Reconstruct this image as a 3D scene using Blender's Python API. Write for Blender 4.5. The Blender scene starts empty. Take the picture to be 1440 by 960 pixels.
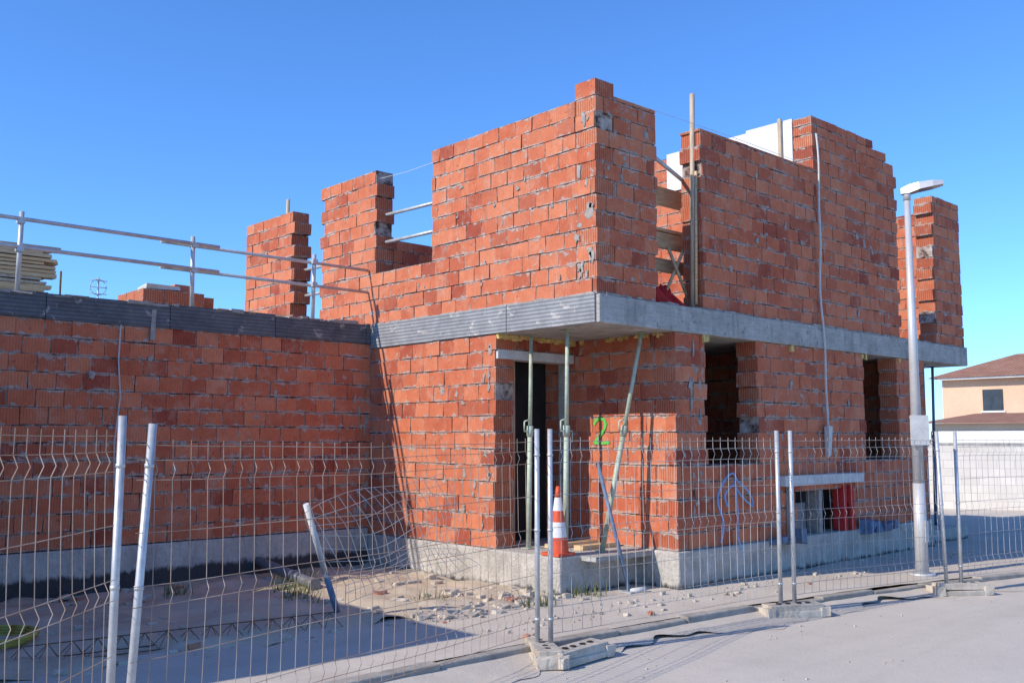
import bpy, math, random
from mathutils import Vector, Matrix, noise as mnoise
random.seed(7)
scene = bpy.context.scene
rnd = random.random
def ru(a,b): return a+(b-a)*random.random()

# ------------------------------------------------------------------ node helpers
class G:
    def __init__(s, name):
        s.m = bpy.data.materials.new(name); s.m.use_nodes=True
        s.t = s.m.node_tree; s.N=s.t.nodes; s.L=s.t.links
        s.b = s.N['Principled BSDF']
        s.co = s.N.new('ShaderNodeTexCoord').outputs['Object']
    def link(s,a,b): s.L.new(a,b)
    def _in(s,sock,v):
        if isinstance(v,bpy.types.NodeSocket): s.L.new(v,sock)
        else:
            if sock.type=='RGBA' and len(v)==3: v=(*v,1)
            sock.default_value=v
    def math(s,op,a,b=0.0,clamp=False):
        n=s.N.new('ShaderNodeMath'); n.operation=op; n.use_clamp=clamp
        s._in(n.inputs[0],a); s._in(n.inputs[1],b); return n.outputs[0]
    def noise(s,scale,detail=4,rough=.6,vec=None,dist=0):
        n=s.N.new('ShaderNodeTexNoise'); s.L.new(vec or s.co,n.inputs['Vector'])
        n.inputs['Scale'].default_value=scale; n.inputs['Detail'].default_value=detail
        n.inputs['Roughness'].default_value=rough; n.inputs['Distortion'].default_value=dist
        return n.outputs['Fac']
    def ramp(s,f,stops,interp='LINEAR'):
        n=s.N.new('ShaderNodeValToRGB'); s.L.new(f,n.inputs[0]); r=n.color_ramp; r.interpolation=interp
        while len(r.elements)>1: r.elements.remove(r.elements[-1])
        for i,(p,c) in enumerate(stops):
            e=r.elements[0] if i==0 else r.elements.new(p)
            e.position=p; e.color=(*c,1) if len(c)==3 else c
        return n.outputs[0]
    def fr(s,f,a,b,lo=0.0,hi=1.0):
        n=s.N.new('ShaderNodeMapRange'); s._in(n.inputs[0],f)
        n.inputs[1].default_value=a;n.inputs[2].default_value=b;n.inputs[3].default_value=lo;n.inputs[4].default_value=hi
        return n.outputs[0]
    def mix(s,f,a,b,mode='MIX'):
        n=s.N.new('ShaderNodeMix'); n.data_type='RGBA'; n.blend_type=mode
        s._in(n.inputs[0],f); s._in(n.inputs[6],a); s._in(n.inputs[7],b); return n.outputs[2]
    def scalevec(s,v):
        n=s.N.new('ShaderNodeMapping'); s.L.new(s.co,n.inputs[0]); n.inputs['Scale'].default_value=v; return n.outputs[0]
    def wave(s,scale,direction='Z',dist=0,vec=None):
        n=s.N.new('ShaderNodeTexWave'); n.bands_direction=direction; s.L.new(vec or s.co,n.inputs[0])
        n.inputs['Scale'].default_value=scale; n.inputs['Distortion'].default_value=dist; return n.outputs['Fac']
    def bump(s,h,strength=.5,dist=.02):
        n=s.N.new('ShaderNodeBump'); n.inputs['Strength'].default_value=strength; n.inputs['Distance'].default_value=dist
        s.L.new(h,n.inputs['Height']); s.L.new(n.outputs[0],s.b.inputs['Normal'])
    def done(s,col,rough=.85,metal=0.0,spec=.3):
        s._in(s.b.inputs['Base Color'],col); s._in(s.b.inputs['Roughness'],rough); s.b.inputs['Metallic'].default_value=metal
        s.b.inputs['Specular IOR Level'].default_value=spec
        return s.m

def mat_block():
    g=G('clay_block')
    at=g.N.new('ShaderNodeAttribute'); at.attribute_name='bc'
    sp=g.N.new('ShaderNodeSeparateColor'); g.link(at.outputs['Color'],sp.inputs[0])
    r,gg,b=sp.outputs[0],sp.outputs[1],sp.outputs[2]
    uv=g.N.new('ShaderNodeUVMap'); su=g.N.new('ShaderNodeSeparateXYZ'); g.link(uv.outputs[0],su.inputs[0])
    u,v=su.outputs[0],su.outputs[1]
    base=g.ramp(r,[(0,(.34,.075,.045)),(.2,(.47,.12,.062)),(.6,(.58,.165,.08)),(1,(.65,.225,.115))])
    n1=g.noise(7,5,.65)
    base=g.mix(g.fr(n1,.35,.7,0,.6),base,g.mix(1.0,base,(.70,.56,.52),'MULTIPLY'))
    n2=g.noise(1.1,3,.5)
    base=g.mix(g.fr(n2,.4,.65,0,.4),base,(.63,.235,.125))
    base=g.mix(g.fr(g.noise(4.5,5,.7,dist=.4),.52,.70,0,.42),base,(.60,.35,.24))
    st=g.math('SINE',g.math('MULTIPLY',u,56.5))
    amp=g.math('ADD',g.math('MULTIPLY',b,.42),.09)
    dk=g.math('MULTIPLY',g.fr(st,-1,1,0,1),amp)
    base=g.mix(dk,base,(.10,.035,.025))
    du=g.math('MINIMUM',u,g.math('SUBTRACT',1.0,u))
    dv=g.math('MINIMUM',v,g.math('SUBTRACT',1.0,v))
    n3=g.noise(13,4,.7); n4=g.noise(2.6,3,.6)
    th=g.math('ADD',g.math('MULTIPLY',g.fr(n3,.5,.76,0,1),.36),g.math('MULTIPLY',g.fr(n4,.50,.70,0,1),.15))
    th=g.math('ADD',th,.004)
    m1=g.fr(g.math('SUBTRACT',th,dv),-.005,.03,0,.75)
    n5=g.noise(2.4,6,.78,dist=.9)
    m2=g.fr(n5,.615,.67,0,.75)
    edge=g.fr(g.math('SUBTRACT',g.math('MULTIPLY',g.fr(n3,.48,.78,0,1),.12),du),0,.02,0,.6)
    mk=g.math('MAXIMUM',g.math('MAXIMUM',m1,m2),edge)
    mcol=g.ramp(g.noise(25,3,.6),[(.3,(.29,.235,.20)),(.7,(.52,.465,.41))])
    col=g.mix(mk,base,mcol)
    pit=g.fr(g.noise(22,3,.6),.66,.72,0,.7)
    col=g.mix(pit,col,(.2,.07,.045))
    g.bump(g.math('SUBTRACT',g.math('ADD',g.math('MULTIPLY',g.noise(30,5,.7),.6),g.math('ADD',g.math('MULTIPLY',st,.14),g.math('MULTIPLY',mk,.5))),g.math('MULTIPLY',pit,.8)),.75,.013)
    return g.done(col,.9,0,.2)
def mat_noise(name,c0,c1,scale=4,bs=.4,bd=.01,rough=.9,fine=40,c2=None,metal=0,spec=.3,vs=None):
    g=G(name); vec=g.scalevec(vs) if vs else None
    n=g.noise(scale,6,.65,vec); f=g.noise(fine,4,.7)
    col=g.ramp(n,[(.32,c0),(.68,c1)])
    if c2: col=g.mix(g.fr(g.noise(scale*.35,4,.6,dist=.5),.52,.68,0,.8),col,c2)
    col=g.mix(g.fr(f,.3,.7,0,.35),col,g.mix(1.0,col,(.6,.6,.6),'MULTIPLY'))
    g.bump(g.math('ADD',f,n),bs,bd)
    return g.done(col,rough,metal,spec)
M={}
M['block']=mat_block()
def mat_mortar():
    g=G('mortar'); n=g.noise(6,5,.72)
    col=g.ramp(n,[(.42,(.09,.045,.032)),(.52,(.34,.27,.23)),(.7,(.56,.49,.43))])
    g.bump(g.noise(40),.6,.01); return g.done(col,.95)
M['mortar']=mat_mortar()
M['mortarpatch']=mat_noise('mortar_patch',(.28,.245,.215),(.46,.42,.375),9,.8,.015)
def mat_slab():
    g=G('cast_concrete')
    n=g.noise(3,6,.7); sv=g.noise(5,4,.6,g.scalevec((1,1,7)))
    col=g.ramp(n,[(.3,(.33,.315,.285)),(.5,(.48,.46,.415)),(.7,(.64,.61,.56))])
    col=g.mix(g.fr(sv,.35,.7,0,.55),col,(.33,.315,.28))
    col=g.mix(g.fr(g.noise(14,4,.7),.6,.68,0,.8),col,(.16,.15,.14))
    col=g.mix(g.fr(g.noise(4,4,.6,g.scalevec((3,3,.4))),.55,.68,0,.5),col,(.22,.21,.195))
    g.bump(g.math('ADD',g.noise(28,5,.7),sv),.9,.03)
    return g.done(col,.9)
M['slab']=mat_slab()
def mat_rib(name,a,b,dk,sm):
    g=G(name)
    w=g.wave(7.5,'Z',.5); n=g.noise(4,5,.7)
    col=g.ramp(n,[(.3,a),(.7,b)])
    col=g.mix(g.fr(w,0,.5,.55,0),col,dk)
    col=g.mix(g.fr(g.noise(5,5,.7,dist=1),.59,.65,0,.8),col,sm)
    g.bump(g.math('ADD',w,g.math('MULTIPLY',n,.5)),.7,.008)
    return g.done(col,.8)
M['rib']=mat_rib('grey_ribbed_edge_form',(.20,.205,.21),(.34,.345,.35),(.12,.122,.125),(.5,.47,.42))
M['band']=mat_rib('dark_ribbed_edge_form',(.085,.088,.095),(.18,.182,.185),(.05,.05,.054),(.4,.37,.33))
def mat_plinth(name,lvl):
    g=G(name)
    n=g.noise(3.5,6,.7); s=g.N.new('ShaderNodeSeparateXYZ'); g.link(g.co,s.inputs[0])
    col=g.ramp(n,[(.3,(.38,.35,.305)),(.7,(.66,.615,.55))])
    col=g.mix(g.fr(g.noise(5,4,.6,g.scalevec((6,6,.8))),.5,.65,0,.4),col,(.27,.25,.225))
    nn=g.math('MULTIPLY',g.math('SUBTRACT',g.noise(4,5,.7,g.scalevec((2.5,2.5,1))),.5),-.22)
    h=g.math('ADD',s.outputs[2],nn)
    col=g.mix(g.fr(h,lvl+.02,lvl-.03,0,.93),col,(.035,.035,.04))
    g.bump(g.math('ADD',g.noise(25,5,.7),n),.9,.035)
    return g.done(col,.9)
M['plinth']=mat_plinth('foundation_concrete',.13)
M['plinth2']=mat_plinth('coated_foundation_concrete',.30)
def mat_ground(name,c0,c1,c2,sc=1.0,bs=.6,stain=.3):
    g=G(name)
    n=g.noise(.9*sc,7,.65); f=g.noise(35,5,.75); k=g.noise(.28*sc,3,.5,dist=.8); sp=g.noise(120,2,.6)
    col=g.ramp(n,[(.3,c0),(.7,c1)])
    col=g.mix(g.fr(k,.45,.65,0,.7),col,c2)
    col=g.mix(g.fr(f,.35,.75,0,.35),col,g.mix(1.0,col,(.72,.71,.70),'MULTIPLY'))
    col=g.mix(g.fr(sp,.62,.75,0,.6),col,g.mix(1.0,col,(.6,.6,.6),'MULTIPLY'))
    col=g.mix(g.fr(g.noise(.5,5,.6,g.scalevec((.35,2.2,1)),1.2),.52,.7,0,stain),col,g.mix(1.0,col,(.7,.69,.68),'MULTIPLY'))
    g.bump(g.math('ADD',f,g.math('MULTIPLY',g.noise(5,5,.6),1.5)),bs,.010)
    return g.done(col,.95,0,.15)
M['road']=mat_ground('road_surface',(.51,.455,.385),(.60,.54,.46),(.56,.495,.41),1,.45)
M['walk']=mat_ground('sidewalk_concrete',(.49,.43,.355),(.60,.535,.45),(.55,.475,.385),1.6)
M['dirt']=mat_ground('dirt',(.40,.32,.225),(.68,.58,.44),(.54,.45,.33),2,.9,.4)
M['field']=mat_ground('field',(.2,.16,.1),(.28,.23,.15),(.16,.15,.08),.05)
M['kerb']=mat_noise('kerb_stone',(.26,.235,.2),(.48,.435,.375),5,.6,.02)
M['galv']=mat_noise('galvanised_steel',(.44,.45,.45),(.62,.63,.63),10,.1,.003,.45,60,None,.35,.5)
M['wire']=mat_noise('galvanised_wire',(.38,.37,.36),(.58,.57,.55),6,.05,.002,.5,60,(.36,.27,.2),.2,.5)
M['rustwire']=mat_noise('rusty_wire',(.28,.18,.12),(.44,.36,.30),3,.05,.002,.6,60,(.52,.5,.47),.2,.4)
M['lamp']=mat_noise('grey_lamp_paint',(.5,.5,.5),(.6,.6,.6),3,.05,.003,.4,40,None,.2,.5)
M['lampdark']=mat_noise('lamp_lens',(.08,.08,.09),(.14,.14,.15),6,.05,.003,.25)
M['prop']=mat_noise('pale_green_prop_paint',(.38,.45,.33),(.56,.6,.47),12,.2,.004,.6,50,(.36,.28,.19),.1)
M['bluepipe']=mat_noise('blue_grey_paint',(.09,.14,.22),(.17,.23,.33),12,.2,.004,.55)
M['wood']=mat_noise('pine_board',(.52,.35,.18),(.78,.58,.34),5,.3,.004,.75,50,vs=(1,1,6))
M['oldwood']=mat_noise('weathered_timber',(.38,.29,.2),(.62,.5,.36),5,.3,.004,.8,50,vs=(5,5,1))
M['white']=mat_noise('white_render',(.68,.67,.65),(.8,.79,.77),3,.2,.005,.85)
M['offwhite']=mat_noise('off_white_plastic',(.5,.5,.48),(.66,.66,.63),6,.1,.003,.6)
M['cone']=mat_noise('orange_cone_plastic',(.6,.07,.03),(.75,.12,.05),8,.1,.003,.5)
M['red']=mat_noise('red_cloth',(.5,.02,.02),(.7,.05,.04),6,.4,.01,.8)
M['green']=mat_noise('green_spray_paint',(.06,.42,.05),(.14,.6,.1),14,.2,.003,.7,40,(.3,.3,.1))
M['foam']=mat_noise('yellow_foam',(.6,.4,.1),(.78,.58,.25),14,.8,.02,.9)
M['pvc']=mat_noise('grey_pvc',(.16,.16,.17),(.24,.24,.25),5,.05,.003,.45)
M['black']=mat_noise('painted_void_shade',(.012,.012,.013),(.03,.03,.03),5,.2,.003,.6)  # near-black colour standing in for shade inside doorway, niche and post holes
M['blue']=mat_noise('blue_plastic',(.16,.32,.6),(.3,.48,.75),8,.1,.003,.5)
M['palerope']=mat_noise('pale_rope',(.5,.5,.46),(.7,.7,.66),20,.2,.003,.8)
M['yellow']=mat_noise('yellow_hose',(.4,.33,.06),(.52,.43,.1),8,.1,.003,.5)
M['rebar']=mat_noise('rebar',(.1,.05,.03),(.2,.11,.07),20,.3,.003,.8)
M['weed']=mat_noise('weeds',(.07,.10,.02),(.24,.23,.09),9,.1,.003,.8)
M['stone']=mat_noise('rubble',(.42,.36,.28),(.64,.57,.47),6,.5,.01,.95)
M['redrubble']=mat_noise('brick_rubble',(.42,.16,.1),(.52,.26,.17),6,.5,.01,.95)
M['beige']=mat_noise('beige_render',(.68,.44,.29),(.76,.52,.36),.6,.1,.01,.95,10)
M['beige2']=mat_noise('cream_render',(.66,.55,.42),(.74,.63,.5),.6,.1,.01,.95,10)
M['glass']=mat_noise('dark_glass',(.03,.035,.045),(.06,.07,.09),2,.02,.003,.15)
def mat_tile():
    g=G('roof_tiles'); w=g.wave(1.6,'Y',.5); h=g.wave(1.1,'X',.3); n=g.noise(2,5,.7)
    col=g.ramp(n,[(.3,(.34,.15,.09)),(.7,(.52,.28,.18))])
    col=g.mix(g.fr(w,0,.5,.5,0),col,(.18,.08,.055)); g.bump(g.math('ADD',w,h),1,.06)
    return g.done(col,.9)
M['tile']=mat_tile()
def mat_cmu():
    g=G('block_boundary_wall'); n=g.N.new('ShaderNodeTexBrick'); g.link(g.N.new('ShaderNodeUVMap').outputs[0],n.inputs[0])
    n.inputs['Scale'].default_value=1; n.inputs['Brick Width'].default_value=.4;n.inputs['Row Height'].default_value=.2;n.inputs['Mortar Size'].default_value=.01
    n.inputs['Color1'].default_value=(.70,.65,.57,1);n.inputs['Color2'].default_value=(.78,.73,.65,1);n.inputs['Mortar'].default_value=(.6,.55,.48,1)
    col=g.mix(g.fr(g.noise(1,5,.7),.4,.7,0,.5),n.outputs[0],(.6,.55,.48)); g.bump(g.noise(15),.4,.01)
    return g.done(col,.95)
M['cmu']=mat_cmu()

# ------------------------------------------------------------------ mesh builder
class MB:
    def __init__(s): s.v=[];s.f=[];s.m=[];s.uv=[];s.c=[];s.names=[];s.smooth=[]
    def mi(s,name):
        if name not in s.names: s.names.append(name)
        return s.names.index(name)
    def face(s,idx,mat,uv=None,col=(.5,.5,0,1),sm=False):
        s.f.append(idx); s.m.append(s.mi(mat)); s.uv.append(uv or [(0,0)]*len(idx)); s.c.append(col); s.smooth.append(sm)
    def box(s,x0,x1,y0,y1,z0,z1,mat,col=(.5,.5,0,1),jit=0,end=None,unit=False):
        b=len(s.v)
        for z in (z0,z1):
            for (x,y) in ((x0,y0),(x1,y0),(x1,y1),(x0,y1)):
                s.v.append((x+ru(-jit,jit),y+ru(-jit,jit),z+ru(-jit,jit)))
        def U(w,h): return [(0,0),(1,0),(1,1),(0,1)] if unit else [(0,0),(w,0),(w,h),(0,h)]
        dx,dy,dz=x1-x0,y1-y0,z1-z0
        ce=(col[0],col[1],1,1)
        s.face([b,b+1,b+5,b+4],mat,U(dx,dz),ce if end=='y' else col)
        s.face([b+2,b+3,b+7,b+6],mat,U(dx,dz),ce if end=='y' else col)
        s.face([b+1,b+2,b+6,b+5],mat,U(dy,dz),ce if end=='x' else col)
        s.face([b+3,b,b+4,b+7],mat,U(dy,dz),ce if end=='x' else col)
        s.face([b+4,b+5,b+6,b+7],mat,U(dx,dy),ce if end else col)
        s.face([b+3,b+2,b+1,b],mat,U(dx,dy),col)
    def cyl(s,p0,p1,r0,mat,r1=None,n=8,caps=True):
        p0=Vector(p0);p1=Vector(p1); r1=r0 if r1 is None else r1
        d=(p1-p0)
        if d.length<1e-6: return
        d.normalize()
        a=d.orthogonal().normalized() if abs(d.z)<.99 else Vector((1,0,0)); a=(a-d*a.dot(d)).normalized(); c=d.cross(a)
        b=len(s.v)
        for i in range(n):
            t=2*math.pi*i/n; o=a*math.cos(t)+c*math.sin(t)
            s.v.append(tuple(p0+o*r0)); s.v.append(tuple(p1+o*r1))
        for i in range(n):
            j=(i+1)%n; s.face([b+2*i,b+2*j,b+2*j+1,b+2*i+1],mat,sm=n>5)
        if caps:
            s.face([b+2*i for i in range(n)][::-1],mat); s.face([b+2*i+1 for i in range(n)],mat)
    def path(s,pts,r,mat,n=4):
        for a,b in zip(pts[:-1],pts[1:]): s.cyl(a,b,r,mat,n=n,caps=n>4)
    def obj(s,name,parent=None,bevel=0):
        me=bpy.data.meshes.new(name); me.from_pydata(s.v,[],s.f)
        for n in s.names: me.materials.append(M[n])
        me.polygons.foreach_set('material_index',s.m); me.polygons.foreach_set('use_smooth',s.smooth)
        uvl=me.uv_layers.new(name='UVMap'); flat=[]
        for u in s.uv:
            for q in u: flat+=q
        uvl.data.foreach_set('uv',flat)
        ca=me.color_attributes.new(name='bc',type='FLOAT_COLOR',domain='CORNER'); cf=[]
        for f,c in zip(s.f,s.c):
            for _ in f: cf+=c
        ca.data.foreach_set('color',cf); me.update()
        o=bpy.data.objects.new(name,me); scene.collection.objects.link(o)
        if parent: o.parent=parent
        if bevel:
            m=o.modifiers.new('bevel','BEVEL'); m.width=bevel; m.segments=2; m.limit_method='ANGLE'
        return o
def empty(name):
    e=bpy.data.objects.new(name,None); scene.collection.objects.link(e); e.empty_display_size=.3; return e

def wall(mb,axis,fix,th,a0,a1,z0,z1,ch=.1788,openings=(),t0=0,t1=0,ot=0,k0=0,L=.28):
    """wall of clay blocks running along `axis`; a0/a1 number or f(k); t0,t1 toothing depth at the ends; ot toothing at openings"""
    k=k0; z=z0
    while z<z1-.03:
        zt=min(z+ch,z1); mid=(z+zt)/2
        s0=a0(k) if callable(a0) else a0; s1=a1(k) if callable(a1) else a1
        s0+= t0*(k%2)+ (ru(0,.04) if t0 else 0); s1-= t1*((k+1)%2)+(ru(0,.04) if t1 else 0)
        iv=[(s0,s1)]
        for (b0,b1,c0,c1) in openings:
            if c0<mid<c1:
                nb0=b0+(ot*(k%2)-ot/2)+ru(-.012,.012); nb1=b1-(ot*((k+1)%2)-ot/2)+ru(-.012,.012)
                nv=[]
                for (p,q) in iv:
                    if nb1<=p or nb0>=q: nv.append((p,q)); continue
                    if nb0>p: nv.append((p,nb0))
                    if nb1<q: nv.append((nb1,q))
                iv=nv
        for (p,q) in iv:
            if q-p<.05: continue
            ins=.009
            if axis=='x': mb.box(p+.012,q-.012,fix+ins,fix+th-ins,z,zt-.001,'mortar')
            else: mb.box(fix+ins,fix+th-ins,p+.012,q-.012,z,zt-.001,'mortar')
            sh=.07*((k*7)%3==0)+ru(-.02,.02)
            a=math.floor((p-(k%2)*L/2-sh)/L)*L+(k%2)*L/2+sh
            while a<q:
                lo=max(a,p); hi=min(a+L,q)
                if q-hi<.05: hi=q
                if hi-lo>.045:
                    rr=random.random()
                    col=(rr if rr<.14 else .25+.75*random.random(),random.random(),0,1); j=ru(-.009,.005); zz=ru(-.004,.004)
                    g=.0035; gt=ru(.004,.013)
                    if axis=='x': mb.box(lo+g,hi-g,fix+j,fix+th-ru(-.003,.003),z+.004+zz,zt-gt+zz,'block',col,.004,'x',True)
                    else: mb.box(fix+j,fix+th-ru(-.003,.003),lo+g,hi-g,z+.004+zz,zt-gt+zz,'block',col,.004,'y',True)
                if hi==q: break
                a+=L
        z=zt; k+=1

TH=.29
# ------------------------------------------------------------------ BRICK HOUSE
house=empty('brick_house')
ZF,ZS0,ZS1=.50,2.94,3.24
g=MB(); chg=.1877
wall(g,'y',0,TH,1.55,7.41,ZF,ZS0,chg,t0=.03)
wall(g,'y',1.29,TH,lambda k:0 if k%2 else .29,5,ZF,ZS0,chg)
wall(g,'x',0,TH,lambda k:1.58 if k%2 else 1.29,7.56,ZF,ZS0,chg,openings=[(1.86,2.92,1.46,3),(5.63,6.65,1.46,3),(3.75,5.05,.4,1.15)],ot=.03)
wall(g,'y',7.27,TH,.29,7.7,ZF,ZS0,chg)
wall(g,'x',7.41,TH,.29,7.27,ZF,ZS0,chg)
wall(g,'x',1.6,TH,.0,1.29,2.77,ZS0,.17)
wall(g,'y',4.2,.12,.29,7.41,ZF,ZS0,chg)
g.box(3.7,5.1,.27,.285,.4,1.18,'black')  # black backing panel paints the shade inside the meter niche
g.box(0.29,7.2,.31,7.4,.44,.49,'slab')
g.obj('ground_floor_walls',house)
u=MB(); ch=.1788
wall(u,'y',0,TH,lambda k:0 if k%2==0 else .29,5.44,ZS1,5.385,ch,openings=[(2.8,4.02,3.95,6)],t1=.07,ot=.02)
wall(u,'y',0,TH,6.15,7.7,ZS1,5.20,ch,t0=.08,k0=1)
u.box(.005,.30,.005,.30,5.386,5.565,'block',(.4,.5,0,1),.003,'y',True)
wall(u,'x',0,TH,lambda k:.29 if k%2==0 else 0,1.03,ZS1,5.43,ch,t1=.03)
wall(u,'x',0,TH,1.82,4.41,ZS1,5.42,ch,t0=.02)
wall(u,'x',0,TH,4.41,6.87,ZS1,5.92,ch,t1=.05)
wall(u,'x',0,TH,4.41,6.55,5.92,6.05,.13)
wall(u,'x',0,TH,4.41,6.15,6.05,6.17,.12)
wall(u,'x',0,TH,8.05,9.12,ZS1,5.68,ch,t0=.05)
wall(u,'y',8.85,.27,.29,3.2,ZS1,5.6,ch)
wall(u,'y',4.43,.2,.29,5.2,ZS1,6.12,ch)
wall(u,'x',4.0,TH,.29,1.25,ZS1,4.45,ch)
wall(u,'x',3.4,TH,1.5,4.43,ZS1,4.2,ch)
u.obj('upper_floor_walls',house)
p=MB()
p.box(4.405,4.424,.3,2.5,5.55,6.15,'white'); p.box(4.41,4.62,.3,1.05,6.125,6.19,'white')
p.box(4.36,4.40,.45,.50,5.3,6.22,'oldwood')
p.obj('white_parapet_render',house)
s=MB()
s.box(0,9.16,-.035,8,ZS0,ZS1,'slab')
s.obj('floor_slab',house,.012)
s=MB()
y=.012
while y<4.05:
    l=min(1.36,4.08-y); s.box(-.025+ru(-.004,.004),-.002,y+.003,y+l-.003,ZS0+ru(0,.008),ZS1+ru(.008,.02),'rib'); y+=1.36
s.obj('slab_edge_form',house)
s=MB()
for i in range(46):
    x=ru(0,9); s.box(x,x+ru(.05,.3),-.025-ru(0,.01),.1,ZS1,ZS1+ru(.006,.022),'mortarpatch',jit=.006)
for i in range(30):
    y=ru(0,4); s.box(-.015-ru(0,.008),.1,y,y+ru(.05,.3),ZS1,ZS1+ru(.015,.035),'mortarpatch',jit=.006)
s.obj('bedding_mortar',house)
s=MB()
def patch(axis,fix,a,z,r1,r2):
    b=len(s.v); n=13
    rr=[ru(.45,1.2) for _ in range(n)]
    for off,sc in ((.0,1.0),(-.005,.8)):
        for i in range(n):
            t=6.283*i/n; p_=a+math.cos(t)*r1*rr[i]*sc; q_=z+math.sin(t)*r2*rr[i]*sc
            s.v.append((fix+off+.002,p_,q_) if axis=='y' else (p_,fix+off+.002,q_))
    for i in range(n):
        j=(i+1)%n; s.face([b+i,b+j,b+n+j,b+n+i],'mortarpatch')
    s.face([b+n+i for i in range(n)],'mortarpatch')
for i in range(16): patch('y',-.009,abs(random.gauss(.05,.12))+.04,ru(3.4,5.2),ru(.02,.06),ru(.03,.11))
for i in range(9): patch('x',-.009,ru(.1,.9),ru(3.35,5.2),ru(.02,.05),ru(.02,.08))
for i in range(12): patch('y',-.009,ru(.4,2.7),ru(3.4,5.1),ru(.01,.04),ru(.015,.05))
for i in range(8): patch('y',-.009,ru(2.8,5.2),ru(3.35,3.85),ru(.01,.04),ru(.015,.05))
for i in range(10): patch('y',-.009,ru(1.65,3.9),ru(.7,2.8),ru(.015,.05),ru(.02,.08))
for i in range(10): patch('y',-.009,ru(1.66,1.8),ru(.7,2.8),ru(.015,.04),ru(.02,.08))
for i in range(26): patch('x',-.009,ru(1.95,6.6),ru(3.35,5.2),ru(.015,.045),ru(.02,.07))
for i in range(12): patch('x',-.009,ru(1.38,1.78),ru(.7,2.8),ru(.02,.05),ru(.03,.1))
for i in range(14): patch('x',-.009,ru(3.0,5.5),ru(1.35,2.8),ru(.015,.05),ru(.02,.09))
for i in range(18): patch('x',4.091,ru(-5.5,-.2),ru(.8,2.9),ru(.015,.05),ru(.02,.06))
for i in range(14): patch('x',4.091,ru(-.25,-.05),ru(.7,2.9),ru(.015,.04),ru(.03,.1))
s.obj('mortar_patches',house)
s=MB()
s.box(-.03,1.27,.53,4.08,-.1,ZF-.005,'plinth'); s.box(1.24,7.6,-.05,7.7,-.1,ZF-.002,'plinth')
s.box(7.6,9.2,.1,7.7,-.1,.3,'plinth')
s.obj('foundation',house,.02)
w=MB()
wall(w,'x',4.10,TH,-8.2,0,.58,3.0,.1862)
wall(w,'x',8.0,TH,-8.2,0,.58,3.0,.1862)
wall(w,'y',-8.2,TH,4.39,8.0,.58,3.0,.1862)
w.obj('wing_walls',house)
s=MB(); s.box(-8.2,0,4.12,8.29,3.0,3.23,'slab')
x=-8.2
while x<-.05:
    l=min(1.35,-.03-x); s.box(x+.004,x+l-.004,4.075+ru(-.006,.004),4.118,3.0+ru(-.012,.008),3.262+ru(-.008,.014),'band'); x+=1.35
for i in range(30):
    x=ru(-6,-.1); s.box(x,x+ru(.05,.25),4.06,4.3,3.25,3.262+ru(.0,.03),'mortarpatch',jit=.01)
s.obj('wing_roof_slab',house)
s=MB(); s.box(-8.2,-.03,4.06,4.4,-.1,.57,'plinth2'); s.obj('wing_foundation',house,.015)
s=MB()
s.path([(-3.35,4.085,3.1),(-3.37,4.07,2.6),(-3.33,4.08,2.2),(-3.38,4.07,1.7),(-3.36,4.08,1.2)],.008,'palerope')
s.box(-3.02,-2.97,4.07,4.1,2.85,3.2,'mortarpatch',jit=.01)
s.obj('wing_cable',house)
s=MB()
s.box(.02,1.285,1.56,1.78,2.66,2.765,'offwhite'); s.box(.30,.345,1.66,1.78,ZF,2.66,'oldwood'); s.box(1.235,1.28,1.66,1.78,ZF,2.66,'slab')
s.box(.30,.62,2.02,2.05,ZF,2.9,'black'); s.box(.63,1.285,2.06,2.09,ZF,2.9,'black'); s.box(.61,.66,1.96,2.01,ZF,2.9,'oldwood')  # added black panels paint the unlit room behind the doorway
s.obj('door_frame_and_dark_panels',house)
s=MB()
for i in range(60):
    if i<34: x,y=ru(.0,1.28),1.55+ru(-.03,.02)
    elif i<50: x,y=1.27+ru(-.02,.02),ru(.1,1.5)
    else: x,y=ru(0,.3),1.54
    r=ru(.015,.04); s.box(x-r,x+r*2,y-r*.6,y+r*.6,ZS0-ru(.02,.06),ZS0+.002,'foam',jit=.014)
for i in range(8):
    x=random.choice([1.3,1.8,2.95,3.7,5.6,6.7]); x+=ru(-.05,.1); s.box(x,x+.06,-.02,.02,2.86,2.935,'foam',jit=.012)
s.obj('expanding_foam',house)
s=MB()
s.box(3.35,5.35,-.10,.02,1.14,1.27,'offwhite',jit=.006); s.box(4.32,4.40,.01,.2,.5,1.1,'mortarpatch')
s.box(3.5,3.56,-.06,-.01,.5,1.14,'slab'); s.box(4.88,4.96,-.04,.12,.5,1.1,'red'); s.box(5.04,5.12,-.06,-.02,.5,1.1,'red')
s.box(3.9,4.2,.14,.2,.5,.9,'pvc')
s.obj('meter_box_niche',house)
s=MB(); pts=[]
for i in range(30):
    t=i/29; pts.append((4.43+.03*math.sin(t*9)+.22*t*.2,-.055-.01*math.sin(t*20),5.9-4.0*t))
s.path(pts,.014,'palerope',5); s.box(4.44,4.53,-.09,-.03,1.5,1.9,'palerope',jit=.02)
s.obj('hanging_rope',house)
s=MB()
C=[(2.02,.55),(2.05,.8),(2.0,1.05),(2.12,1.28),(2.3,1.33),(2.42,1.22),(2.55,1.12),(2.7,1.0),(2.66,.93),(2.5,1.02),(2.38,1.15),(2.25,1.2),(2.14,1.1),(2.18,.95)]
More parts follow.
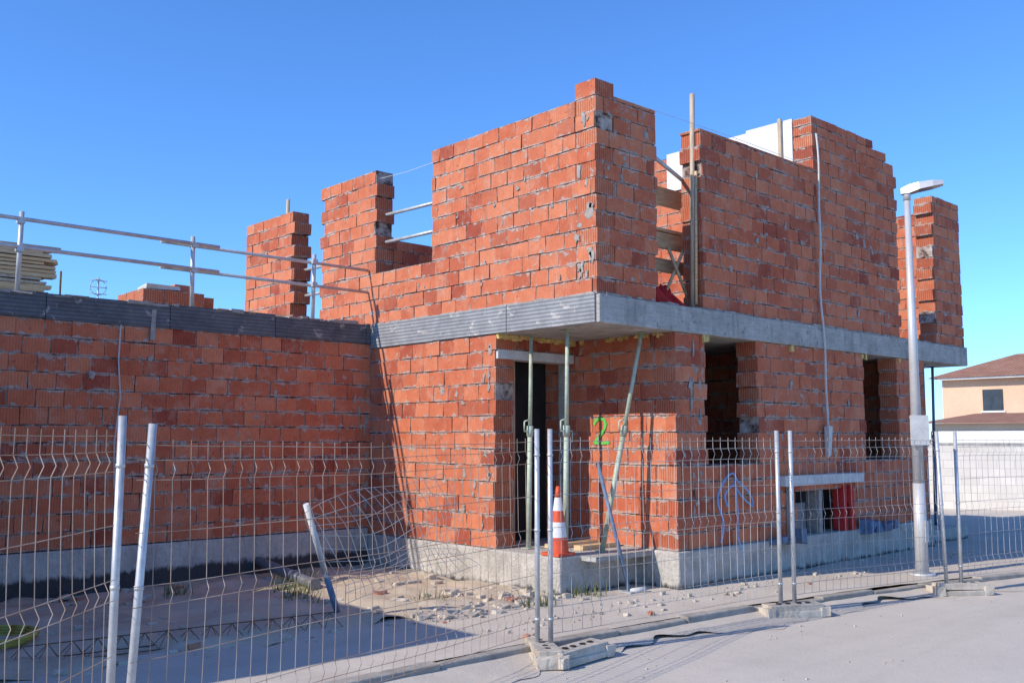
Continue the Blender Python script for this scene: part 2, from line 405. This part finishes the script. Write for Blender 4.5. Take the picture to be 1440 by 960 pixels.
def cr(C,n=6):
    o=[]
    for i in range(len(C)-1):
        p0=C[max(i-1,0)];p1=C[i];p2=C[i+1];p3=C[min(i+2,len(C)-1)]
        for j in range(n):
            t=j/n; o.append(tuple(.5*((2*b)+(c-a)*t+(2*a-5*b+4*c-d_)*t*t+(3*b-a-3*c+d_)*t**3) for a,b,c,d_ in zip(p0,p1,p2,p3)))
    o.append(C[-1]); return o
pp=cr(C); s.path([(a,-.055-.02*math.sin(i*.4),b) for i,(a,b) in enumerate(pp)],.012,'blue',5)
s.path([(2.3,-.07,1.25),(2.33,-.08,.9),(2.3,-.09,.6),(2.36,-.11,.42)],.010,'blue',5)
s.obj('blue_rope')
s=MB()
for i,x in enumerate((2.0,2.25,2.4,2.62)): s.cyl((x,.5,1.2),(x+.1,.7,1.75-.05*i),.025,'blue')
s.obj('stored_blue_tubes')
s=MB()
s.cyl((1.80,.12,3.24),(1.84,.10,5.86),.03,'oldwood',n=6); s.cyl((1.80,.07,3.3),(1.83,.06,4.9),.018,'wood',n=6)
s.obj('timber_post')
s=MB()
s.box(1.5,3.6,.58,.62,4.58,4.82,'wood',jit=.01)
s.box(1.4,3.6,.50,.54,4.02,4.22,'wood',jit=.01); s.box(1.4,3.7,.5,1.0,4.24,4.275,'wood',jit=.008)
s.box(1.4,3.6,.52,.56,3.74,3.88,'wood',jit=.01); s.box(1.4,3.6,.58,1.1,3.89,3.92,'wood')
for x in (1.62,3.0): s.cyl((x,.66,3.24),(x,.66,5.0),.024,'galv')
s.cyl((1.0,.2,5.06),(2.3,.35,4.75),.024,'galv'); s.cyl((1.55,.4,3.3),(1.95,.3,4.1),.02,'wood'); s.cyl((1.95,.25,3.3),(1.65,.35,4.0),.02,'wood')
s.obj('scaffold_platform')
# draped red tarpaulin: folded sheet
s=MB(); nx_,nz_=22,14; b=len(s.v)
for i in range(nx_+1):
    for j in range(nz_+1):
        a=i/nx_; c=j/nz_
        hh=.42+.16*math.sin(a*5+1)+.05*math.sin(a*17)
        s.v.append((1.08+.62*a+.03*math.sin(c*6+a*9),.16+.30*c+.045*math.sin(a*26+c*3)*(1-c*.5),3.245+hh*c**.7))
for i in range(nx_):
    for j in range(nz_):
        q=b+i*(nz_+1)+j; s.face([q,q+nz_+1,q+nz_+2,q+1],'red',sm=True)
s.obj('red_tarpaulin')
s=MB()
s.cyl((.15,2.7,4.75),(.15,4.1,4.78),.024,'galv'); s.cyl((.15,2.7,4.38),(.15,4.1,4.40),.024,'galv'); s.cyl((.3,2.95,3.24),(.3,2.95,4.9),.022,'galv')
s.cyl((.2,5.2,4.3),(.2,6.4,4.3),.024,'galv'); s.cyl((.2,5.2,3.9),(.2,6.4,3.9),.024,'galv'); s.cyl((.4,7.1,3.24),(.4,7.1,5.6),.03,'oldwood')
s.obj('window_guard_rail')
s=MB(); s.path([(0.05,2.8,5.25),(.05,3.4,5.24),(.05,4.0,5.27)],.003,'palerope'); s.path([(.3,.05,5.45),(2.5,.02,5.46),(4.4,.02,5.45)],.003,'palerope')
s.obj('mason_string')
def steel_prop(name,b,t,mat='prop'):
    s=MB(); b=Vector(b);t=Vector(t);d=(t-b); m=b+d*.56
    s.cyl(b,m,.030,mat,n=12); s.cyl(m,t,.023,mat,n=12)
    s.cyl(m-d.normalized()*.10,m+d.normalized()*.02,.040,mat,n=12)
    s.cyl(m+Vector((-.09,.0,-.04)),m+Vector((.09,.0,-.04)),.009,mat,n=6)
    a=m+Vector((-.09,0,-.04)); s.path([a,a+Vector((0,0,.11)),a+Vector((.05,-.03,.13))],.009,mat,6)
    a=m+Vector((.09,0,-.04)); s.path([a,a+Vector((0,0,-.11)),a+Vector((-.05,-.03,-.12))],.009,mat,6)
    for q in (b,t):
        zz=q.z if q is b else q.z-.008
        s.box(q.x-.06,q.x+.06,q.y-.06,q.y+.06,zz,zz+.007,mat)
    return s.obj(name)
steel_prop('adjustable_steel_prop',(.30,1.35,.50),(.33,1.33,2.935))
steel_prop('adjustable_steel_prop.001',(.25,.72,.50),(.28,.70,2.935))
steel_prop('adjustable_steel_prop.002',(.71,.60,.50),(1.10,.32,2.935))
steel_prop('adjustable_steel_prop.003',(8.3,.35,.30),(8.2,.3,2.935),'bluepipe')
steel_prop('adjustable_steel_prop.004',(8.9,.5,.30),(8.9,.45,2.935),'bluepipe')
s=MB(); s.cyl((.7,.2,.1),(.66,.61,1.47),.022,'bluepipe',n=10); s.box(.62,.8,.12,.28,.1,.115,'galv'); s.cyl((.7,.2,.11),(.85,.1,.13),.03,'offwhite')
s.obj('leaning_steel_tube')
s=MB()
P=[(0,.78),(.08,.93),(.27,1),(.46,.94),(.54,.78),(.48,.6),(.28,.34),(.0,.06),(.3,.04),(.68,.07)]
P2=[]
for i in range(len(P)-1):
    for j in range(4):
        t=j/4; P2.append((P[i][0]*(1-t)+P[i+1][0]*t,P[i][1]*(1-t)+P[i+1][1]*t))
P2.append(P[-1])
for q,r in zip(P2[:-1],P2[1:]):
    for dd in range(2):
        d=Vector((r[0]-q[0],r[1]-q[1])).normalized(); n=Vector((-d.y,d.x))*ru(.035,.06)
        e=.035; pts=[(q[0]-n.x-d.x*e,q[1]-n.y-d.y*e),(r[0]-n.x+d.x*e,r[1]-n.y+d.y*e),(r[0]+n.x+d.x*e,r[1]+n.y+d.y*e),(q[0]+n.x-d.x*e,q[1]+n.y-d.y*e)]
        b=len(s.v); xx=1.279-ru(0,.002)
        for a in pts: s.v.append((xx,1.22-a[0]*.34,1.67+a[1]*.31))
        s.face([b,b+1,b+2,b+3],'green')
s.obj('painted_house_number',house)
s=MB(); cx,cy,cz=.10,.68,.5
s.box(cx-.13,cx+.13,cy-.13,cy+.13,cz,cz+.03,'cone')
seg=[(0,.115,'cone'),(.16,.095,'white'),(.32,.073,'cone'),(.44,.057,'white'),(.58,.038,'cone'),(.70,.022,'cone')]
for a,b in zip(seg[:-1],seg[1:]): s.cyl((cx,cy,cz+.03+a[0]),(cx,cy,cz+.03+b[0]),a[1],a[2],b[1],20,b is seg[-1])
s.obj('traffic_cone')
s=MB()
s.box(.45,1.2,1.1,1.25,.5,.55,'wood',jit=.01); s.box(.6,1.25,.8,.92,.5,.54,'wood',jit=.01)
s.obj('scrap_boards')

# ------------------------------------------------------------------ wing roof things
s=MB()
for X in (-6.6,-4.42,-2.51,-.88): s.cyl((X,4.15,3.23),(X+ru(-.02,.02),4.15,4.12),.026,'galv',n=10)
for za in (4.03,3.73):
    s.cyl((-8,4.12,za+.02),(-2.2,4.12,za),.022,'galv',n=8); s.cyl((-2.9,4.17,za-.015),(-.02,4.17,za-.02),.02,'galv',n=8)
for X in (-6.6,-4.42,-2.51,-.88):
    for za in (4.02,3.72): s.box(X-.035,X+.035,4.10,4.18,za-.03,za+.03,'galv')
s.obj('roof_guard_rail')
s=MB()
for r in range(2):
    for c in range(4):
        for d in range(3):
            if r==1 and c==3 and d==0: continue
            x0=-2.35+c*.285; s.box(x0,x0+.28,6+d*.3,6+d*.3+.295,3.36+r*.19,3.36+r*.19+.185,'block',(ru(.5,1),.5,1,1),.004,'y',True)
s.box(-2.38,-1.2,5.98,6.92,3.335,3.355,'wood')
for x in (-2.36,-1.85,-1.32): s.box(x,x+.1,5.98,6.92,3.235,3.33,'wood')
s.box(-2.3,-1.85,5.995,6.4,3.74,3.80,'offwhite',jit=.03); s.box(-1.9,-1.6,6.1,6.4,3.74,3.83,'redrubble',jit=.02)
s.obj('brick_pallet')
s=MB()
for r in range(14):
    y=4.9
    for c in range(6):
        s.box(-6.2+ru(-.1,.1),-3.85+ru(-.16,.12),y+c*.16,y+c*.16+.15,3.3+r*.045,3.3+r*.045+.036,'oldwood' if rnd()<.4 else 'wood',jit=.006)
s.obj('timber_stack')
s=MB()
for i in range(5): s.box(-1.4+ru(-.1,.1),-.25+ru(-.1,.1),5.9+i*.2,5.9+i*.2+.18,3.5+.02*i,3.54+.02*i,'wood',jit=.012)
s.box(-1.3,-1.2,5.9,6.9,3.24,3.5,'wood'); s.box(-.5,-.4,5.9,6.9,3.24,3.5,'wood')
s.obj('board_trestle')
s=MB(); s.cyl((-2.2,8.1,3.2),(-2.2,8.1,4.15),.012,'galv')
for z in (3.9,4.0,4.1): s.cyl((-2.33,8.1,z),(-2.07,8.1,z),.006,'galv')
for i in range(12):
    a=i/12*6.283;b=(i+1)/12*6.283; s.cyl((-2.2+.12*math.cos(a),8.1,4.0+.12*math.sin(a)),(-2.2+.12*math.cos(b),8.1,4.0+.12*math.sin(b)),.006,'galv')
for X,h in ((-2.9,.9),(-.9,.6),(-3.3,.7)): s.cyl((X,7.6,3.2),(X,7.6,3.2+h),.015,'rebar')
s.obj('tv_antenna')
s=MB()
for i in range(14): x=ru(-3.4,-2.7); s.box(x,x+ru(.1,.3),5,5.2,3.23,3.3+ru(0,.1),'stone',jit=.02)
s.obj('rubble_heap')

# ------------------------------------------------------------------ neighbour (out of frame, its wall shades the yard)
nb=empty('neighboring_brick_house'); s=MB()
wall(s,'y',-6.8,TH,.57,4.1,.4,3.05,.2); wall(s,'x',.57,TH,-11,-6.8,.4,3.05,.2)
s.box(-11,-8.4,.86,8.2,.4,3.05,'mortar')
s.box(-11,-6.48,.55,4.0,3.05,3.27,'slab'); s.box(-11,-6.5,.55,4.0,-.1,.4,'plinth'); s.obj('walls',nb)

# ------------------------------------------------------------------ fences
def mesh_panel(s,A,B,z0,z1,mat='wire',sag=0,sp=.105,seed=0,r=.0023,wp=.03):
    A=Vector(A);B=Vector(B);L=(B-A).length;d=(B-A).normalized();n=Vector((-d.y,d.x,0))
    def W(a,z):
        q=mnoise.noise(Vector((a*.7+seed*9.1,z*.8,seed)))
        q2=mnoise.noise(Vector((a*.9+3.3,z*.6+seed,5)))
        dz=-sag*math.sin(math.pi*a/L)*(z-z0)/(z1-z0)
        return Vector((A.x+d.x*a,A.y+d.y*a,z+dz+q2*wp*.4))+n*(q*wp)+d*(q2*wp*.5)
    folds=[z0+(z1-z0)*f for f in (.1,.5,.9)]
    zs=sorted(set([z0,z1]+[f+e for f in folds for e in (-.05,0,.05)]+[z0+(z1-z0)*f for f in (.25,.35,.65,.78)]))
    def P(a,z):
        off=.022 if any(abs(z-f)<1e-4 for f in folds) else 0
        return W(a,z)+n*(-off)
    k=int(L/sp)
    for i in range(1,k):
        a=L*i/k+ru(-.004,.004); s.path([P(a,z) for z in zs],r,mat,3)
    hs=sorted([z0,z1-.03]+[f+e for f in folds for e in (-.05,.05)]+[z0+(z1-z0)*f for f in (.3,.7)])
    for z in hs:
        pts=[P(L*j/16,z) for j in range(17)]; s.path(pts,r*1.15,mat,3)
def fence_panel(name,A,B,mat='wire',sag=0,leanA=(0,0),leanB=(0,0),seed=0,top=1.82,wp=.03):
    s=MB(); A=Vector((*A,.08));B=Vector((*B,.08)); d=(B-A).normalized()
    mesh_panel(s,A+d*.02,B-d*.02,.2,top-.07,mat,sag,seed=seed,wp=wp)
    for q,l in ((A,leanA),(B,leanB)):
        s.cyl(q,(q.x+l[0],q.y+l[1],top),.021,'galv',n=12)
        for zz in (.3,1.0,1.6): 
            f=(zz-.08)/(top-.08); s.cyl((q.x+l[0]*f,q.y+l[1]*f,zz),(q.x+l[0]*f,q.y+l[1]*f,zz+.02),.0245,'galv',n=10)
    s.obj(name)
def foot(name,c,ang):
    s=MB()
    s.box(-.32,.32,-.11,.11,0,.055,'stone',jit=.01); s.box(-.29,.29,-.09,.09,.055,.125,'stone',jit=.012)
    s.box(-.34,-.24,-.12,.12,-.0,.09,'stone',jit=.012); s.box(.24,.34,-.12,.12,0,.09,'stone',jit=.012)
    for x in (-.16,-.06,.06,.16): s.cyl((x,0,.12),(x,0,.128),.028,'black',n=10)  # black discs paint the shaded insides of the post holes
    o=s.obj(name,bevel=.014); o.location=(c[0],c[1],.005); o.rotation_euler=(0,0,ang)
F=[(-7.6,-3.9),(-5.50,-1.80),(-1.86,-1.10),(1.23,-1.40),(3.79,-1.97),(6.9,-2.75),(10,-3.6)]
fence_panel('temporary_fence_panel',F[0],(F[1][0]-.06,F[1][1]+.0),'rustwire',seed=1,leanB=(.02,.02),top=1.86)
fence_panel('temporary_fence_panel.001',(F[1][0]-.02,F[1][1]-.10),(F[2][0]-.05,F[2][1]+.04),'rustwire',sag=.03,seed=2,leanA=(.10,.03),wp=.04)
fence_panel('temporary_fence_panel.002',(F[2][0]+.03,F[2][1]-.03),(F[3][0]-.06,F[3][1]+.05),seed=3)
fence_panel('temporary_fence_panel.003',(F[3][0]+.06,F[3][1]-.03),(F[4][0]-.17,F[4][1]+.04),seed=4,leanB=(-.1,.0))
fence_panel('temporary_fence_panel.004',(F[4][0]+.05,F[4][1]-.03),F[5],seed=5)
fence_panel('temporary_fence_panel.005',(F[5][0]+.08,F[5][1]),F[6],seed=6)
foot('concrete_fence_foot',(F[2][0]-.06,F[2][1]-.04),1.0); foot('concrete_fence_foot.001',(F[2][0]+.12,F[2][1]-.24),.1)
foot('concrete_fence_foot.002',(F[3][0],F[3][1]-.05),-.5); foot('concrete_fence_foot.003',(F[4][0],F[4][1]-.03),-.6)
foot('concrete_fence_foot.004',F[1],.6); foot('concrete_fence_foot.005',F[5],-.4)
s=MB()
def cm(a,b):
    base=Vector((-3.1,.55,1.2))+Vector((1.6,.1,.2))*a+Vector((.55,.15,-1.0))*b
    q=mnoise.noise_vector(Vector((a*2,b*2,4)))*.2
    return base+q
for i in range(16): s.path([cm(i/15,j/10) for j in range(11)],.0028,'wire',4)
for j in range(11): s.path([cm(i/15,j/10) for i in range(16)],.0028,'wire',4)
s.obj('crumpled_wire_mesh')

# ------------------------------------------------------------------ street lamp
s=MB(); lx,ly=4.27,-1.36
s.cyl((lx,ly,.1),(lx,ly,.13),.15,'lamp',n=20); s.cyl((lx,ly,.12),(lx,ly,1.2),.078,'lamp',.07,20); s.cyl((lx,ly,1.2),(lx,ly,4.72),.068,'lamp',.036,20)
s.cyl((lx,ly,4.70),(lx,ly,4.84),.045,'lamp',n=16)
d=Vector((.45,-.89,0)).normalized(); n=Vector((-d.y,d.x,0))
def lq(a,b,z): return tuple(Vector((lx,ly,z))+d*a+n*b)
prof=[(-.07,.04,4.78,4.85),(.03,.07,4.78,4.89),(.14,.10,4.81,4.905),(.3,.10,4.835,4.915),(.42,.06,4.86,4.91)]
b=len(s.v)
for a,w_,z0,z1 in prof:
    for bb,z in ((-w_,z0),(w_,z0),(w_*.8,z1),(-w_*.8,z1)): s.v.append(lq(a,bb,z))
for i in range(len(prof)-1):
    for j in range(4):
        k=b+i*4; s.face([k+j,k+(j+1)%4,k+4+(j+1)%4,k+4+j],'lampdark' if j==0 and i>0 else 'lamp')
s.face([b,b+3,b+2,b+1],'lamp'); k=b+4*(len(prof)-1); s.face([k,k+1,k+2,k+3],'lamp')
s.box(lx-.04,lx+.04,ly-.082,ly-.07,.5,.75,'lamp')
s.obj('street_lamp')
s=MB()
for z in (1.72,1.98): s.cyl((lx,ly,z),(lx,ly,z+.03),.078,'galv',n=16)
s.box(-.11,.11,-.02,0,1.66,2.02,'offwhite')
o=s.obj('utility_box')
for v in o.data.vertices:
    if abs(v.co.x)<.2: 
        c=v.co.copy(); q=Vector((-.68,-.73,0)); t=Vector((.73,-.68,0)); P_=Vector((lx,ly,0))+q*(.085+(-c.y))+t*c.x; v.co=(P_.x,P_.y,c.z)

# ------------------------------------------------------------------ yard objects
s=MB(); s.cyl((-2.31,1.18,.05),(-2.5,1.14,.5),.03,'bluepipe',n=12); s.cyl((-2.5,1.14,.5),(-2.77,1.06,1.15),.028,'offwhite',n=12); s.obj('leaning_pipe')
s=MB(); s.cyl((-1.6,4.2,.28),(-1.7,2.66,.16),.06,'pvc',n=16); s.cyl((-1.695,2.72,.165),(-1.7,2.62,.157),.07,'pvc',n=16); s.obj('drain_pipe')
s=MB()
def lat(a,b,h=.12,w_=.09):
    a=Vector(a);b=Vector(b);d=b-a;L=d.length;n=Vector((-d.y,d.x,0)).normalized()*w_
    s.path([a-n,b-n],.005,'rebar',5);s.path([a+n,b+n],.005,'rebar',5);up=Vector((0,0,h));s.path([a+up,b+up],.005,'rebar',5)
    k=int(L/.17)
    for i in range(k):
        p0=a+d*(i/k);p1=a+d*((i+.5)/k)+up;p2=a+d*((i+1)/k)
        s.path([p0-n,p1,p2-n],.003,'rebar',4); s.path([p0+n,p1,p2+n],.003,'rebar',4)
lat((-5.2,1.1,.10),(-2.6,.75,.10)); s.obj('lattice_girder')
s=MB()
for r in range(4):
    pts=[(-5.15+(.33+.02*r)*math.cos(t/16*6.283)+ru(-.01,.01),1.9+(.3+.02*r)*math.sin(t/16*6.283),.13+.02*r) for t in range(17)]; s.path(pts,.014,'yellow',6)
s.obj('yellow_hose_coil')
s=MB()
for X,Y in ((-2.2,2.1),(-2.0,2.4),(-1.3,1.1),(-.6,.25),(-1.5,3.3),(-3,3.2),(.2,.35),(-1.9,2.9)):
    for i in range(50):
        a=ru(0,6.28);r=ru(0,.2);h=ru(.04,.24)
        p=Vector((X+r*math.cos(a),Y+r*math.sin(a),.08)); q=p+Vector((ru(-.1,.1),ru(-.1,.1),h)); w_=Vector((math.cos(a),math.sin(a),0))*.008
        b=len(s.v); s.v+= [tuple(p-w_),tuple(p+w_),tuple(q)]; s.face([b,b+1,b+2],'weed')
s.obj('weeds')
def rub(s,x,y,z,r,m):
    r2=r*ru(.5,1); s.box(x-r,x+r,y-r2,y+r2,z-r*.3,z+r*ru(.4,.9),m,jit=r*.35)
s=MB()
for i in range(1100):
    x=ru(-5.5,-.1); y=ru(.3,4.0)
    if i%3==0: x=ru(-2,0); y=ru(.2,1.6)
    rub(s,x,y,.1,.008+.05*rnd()**5,'redrubble' if rnd()<.05 else 'stone')
for i in range(450):
    x=ru(-2,7.5); y=ru(-.9,-.06); rub(s,x,y,.105,.004+.026*rnd()**5,'redrubble' if rnd()<.05 else 'stone')
for i in range(500):
    x=ru(-4,8); y=-1.5-abs(random.gauss(0,1.1)); rub(s,x,y,.004,.002+.009*rnd()**6,'stone')
s.obj('scattered_rubble')
s=MB()
for X in (3.05,3.25,5.3,5.5,5.75,6.0,3.5): s.box(X,X+ru(.1,.2),-.2,-.06,.45,.52+ru(0,.1),'bluepipe',jit=.03)
s.obj('blue_plastic_sheet')

# ------------------------------------------------------------------ ground surfaces
s=MB(); s.v=[(-600,-600,-.06),(900,-600,-.06),(900,900,-.06),(-600,900,-.06)]; s.face([0,1,2,3],'field'); s.obj('ground')
K=[(-30,-1.3),(-2.2,-1.0),(1.0,-1.22),(3.4,-1.62),(6,-2.3),(10,-3.3),(14,-4.4)]
def sheet(name,poly,z,mat):
    s=MB(); s.v=[(x,y,z) for x,y in poly]; s.face(list(range(len(poly))),mat); return s.obj(name)
sheet('road',[(-60,-40),(60,-40),(60,20),(16,20),(14,-4.4)]+K[::-1][1:]+[(-60,-1.3)],0.0,'road')
def grid(name,x0,x1,nx,lo,hi,ny,zf,mat):
    s=MB()
    for i in range(nx+1):
        x=x0+(x1-x0)*i/nx
        for j in range(ny+1):
            y=lo(x)+(hi(x)-lo(x))*j/ny; s.v.append((x,y,zf(x,y)))
    for i in range(nx):
        for j in range(ny):
            a=i*(ny+1)+j; s.face([a,a+ny+1,a+ny+2,a+1],mat,sm=True)
    return s.obj(name)
def ky(x):
    for a,b in zip(K[:-1],K[1:]):
        if a[0]<=x<=b[0]: return a[1]+(b[1]-a[1])*(x-a[0])/(b[0]-a[0])
    return K[-1][1]
nz=lambda x,y,sc,amp: amp*mnoise.fractal(Vector((x*sc,y*sc,3.1)),1.0,2.0,5)
grid('sidewalk',-14,14,280,lambda x:ky(x)+.1,lambda x:.75 if x<0 else 1.0 if x<7.6 else 14,12,lambda x,y:.10+nz(x,y,1.2,.014),'walk')
grid('yard_dirt',-14,.1,220,lambda x:.45+.12*math.sin(x*2.1)+.1*math.sin(x*5.3),lambda x:4.2,60,lambda x,y:.085+.03*min(1,(y-.4)*2)+nz(x,y,1.6,.06),'dirt')
s=MB(); x=-14
while x<13.8:
    l=ru(.85,1.0)
    y0,y1=ky(x),ky(x+l)
    dz=ru(-.03,.004); b=len(s.v); g_=.006
    for z in (-.05,.108+dz):
        for (xx,yy) in ((x+g_,y0),(x+l-g_,y1),(x+l-g_,y1+.13),(x+g_,y0+.13)): s.v.append((xx+ru(-.004,.004),yy+ru(-.015,.015),z+ru(-.01,.006)))
    for f in ([b,b+1,b+5,b+4],[b+1,b+2,b+6,b+5],[b+2,b+3,b+7,b+6],[b+3,b,b+4,b+7],[b+4,b+5,b+6,b+7]): s.face(f,'kerb')
    x+=l
s.obj('kerb',bevel=.012)
grid('gravel_drift',-10,13,400,lambda x:ky(x)-.32-.14*math.sin(x*1.7)-.08*math.sin(x*4.1)-.05*math.sin(x*13),lambda x:ky(x)+.03,10,lambda x,y:.003+max(0,(y-(ky(x)-.30)))*.17+max(-.002,nz(x,y,3,.006)),'walk')

# ------------------------------------------------------------------ background
s=MB()
def obox(s,A,B,th,z0,z1,mat):
    A=Vector((*A,0));B=Vector((*B,0));d=(B-A);L=d.length;d.normalize();n=Vector((-d.y,d.x,0))*th; b=len(s.v)
    for z in (z0,z1):
        for q in (A,B,B+n,A+n): s.v.append((q.x,q.y,z))
    U=[(0,0),(L,0),(L,z1-z0),(0,z1-z0)]
    for f in ([b,b+1,b+5,b+4],[b+1,b+2,b+6,b+5],[b+2,b+3,b+7,b+6],[b+3,b,b+4,b+7],[b+4,b+5,b+6,b+7]): s.face(f,mat,U)
obox(s,(14.5,7.5),(22,-4.5),.2,0,1.55,'cmu'); obox(s,(14.5,7.5),(22,-4.5),.22,1.55,1.62,'slab')
s.obj('boundary_wall')
h=empty('tile_roof_house'); s=MB()
s.box(40,50,2,13.7,0,4.6,'beige'); s.obj('walls',h)
s=MB(); v=[(39.4,1.4,4.6),(50.6,1.4,4.6),(50.6,14.2,4.6),(39.4,14.2,4.6),(45,4.5,6.0),(45,12,6.0)]; s.v=v
for f in ([0,1,4],[1,2,5,4],[2,3,5],[3,0,4,5],[3,2,1,0]): s.face(f,'tile')
s.obj('roof',h)
s=MB(); s.box(39.95,40.02,10.9,11.8,3.0,4.0,'glass'); s.box(39.93,39.99,10.8,11.9,2.92,3.0,'white'); s.box(39.95,40.02,7,8,3.0,4.0,'glass'); s.box(39.5,40,2,13.7,4.5,4.6,'white'); s.obj('windows',h)
s=MB(); s.box(45,45.4,8,8.4,6,7.4,'beige'); s.cyl((44,10,5.7),(44,10,8.6),.04,'galv')
for z in (8.0,8.3,8.5): s.cyl((44,9.3,z),(44,10.7,z),.03,'galv')
s.obj('chimney_and_antenna',h)
h=empty('low_garage_building'); s=MB(); s.box(31,36,3,10.3,0,2.3,'beige2'); s.box(30.96,30.99,3,10.3,1.0,1.5,'red'); s.box(30.9,30.99,3,10.3,1.52,2.0,'white'); s.box(30.97,30.995,7.5,9.5,0,1.0,'glass'); s.obj('walls',h)
s=MB(); s.v=[(30.5,2.6,2.3),(36.5,2.6,2.8),(36.5,10.8,2.8),(30.5,10.8,2.3)]; s.face([0,1,2,3],'tile'); s.obj('roof',h)
h=empty('distant_white_house'); s=MB(); s.box(27,30,-1.5,3.5,0,2.5,'white'); s.box(26.9,30.1,-1.6,3.6,2.5,2.6,'slab'); s.obj('walls',h)
s=MB(); s.cyl((24,2.2,0),(24,2.2,5.0),.07,'lamp',n=10); s.box(23.9,24.1,2.1,2.8,5,5.1,'lamp'); s.obj('street_lamp.001')

# ------------------------------------------------------------------ light, sky, camera
phi=math.radians(12.0); el=math.radians(34.5)
d=Vector((math.cos(phi)*math.cos(el),-math.sin(phi)*math.cos(el),-math.sin(el)))
L=bpy.data.lights.new('sun','SUN'); L.energy=5.0; L.angle=math.radians(.5); L.color=(1,.91,.79)
lo=bpy.data.objects.new('sun',L); scene.collection.objects.link(lo); lo.rotation_euler=d.to_track_quat('-Z','Y').to_euler(); lo.location=(-20,5,20)
W=bpy.data.worlds.new('World'); scene.world=W; W.use_nodes=True; nt=W.node_tree
sky=nt.nodes.new('ShaderNodeTexSky'); sky.sky_type='NISHITA'; sky.sun_disc=False; sky.sun_elevation=el
sky.sun_rotation=math.atan2(-d.x,-d.y); sky.air_density=1.0; sky.dust_density=.2; sky.ozone_density=2.0; sky.altitude=700
mx=nt.nodes.new('ShaderNodeMix'); mx.data_type='RGBA'; mx.blend_type='MULTIPLY'; mx.inputs[0].default_value=1; mx.inputs[7].default_value=(.62,1.08,1.7,1); mx.clamp_result=False
nt.links.new(sky.outputs[0],mx.inputs[6]); nt.links.new(mx.outputs[2],nt.nodes['Background'].inputs[0]); nt.nodes['Background'].inputs[1].default_value=.15
scene.view_settings.view_transform='Standard'; scene.view_settings.look='None'; scene.view_settings.exposure=0
cam=bpy.data.cameras.new('camera'); cam.sensor_width=36; cam.lens=34.1; cam.clip_end=2000
co=bpy.data.objects.new('camera',cam); scene.collection.objects.link(co); co.location=(-7.44,-6.74,1.75)
th=math.atan(135/1364); fd=Vector((.679*math.cos(th),.734*math.cos(th),math.sin(th)))
co.rotation_euler=fd.to_track_quat('-Z','Y').to_euler(); scene.camera=co
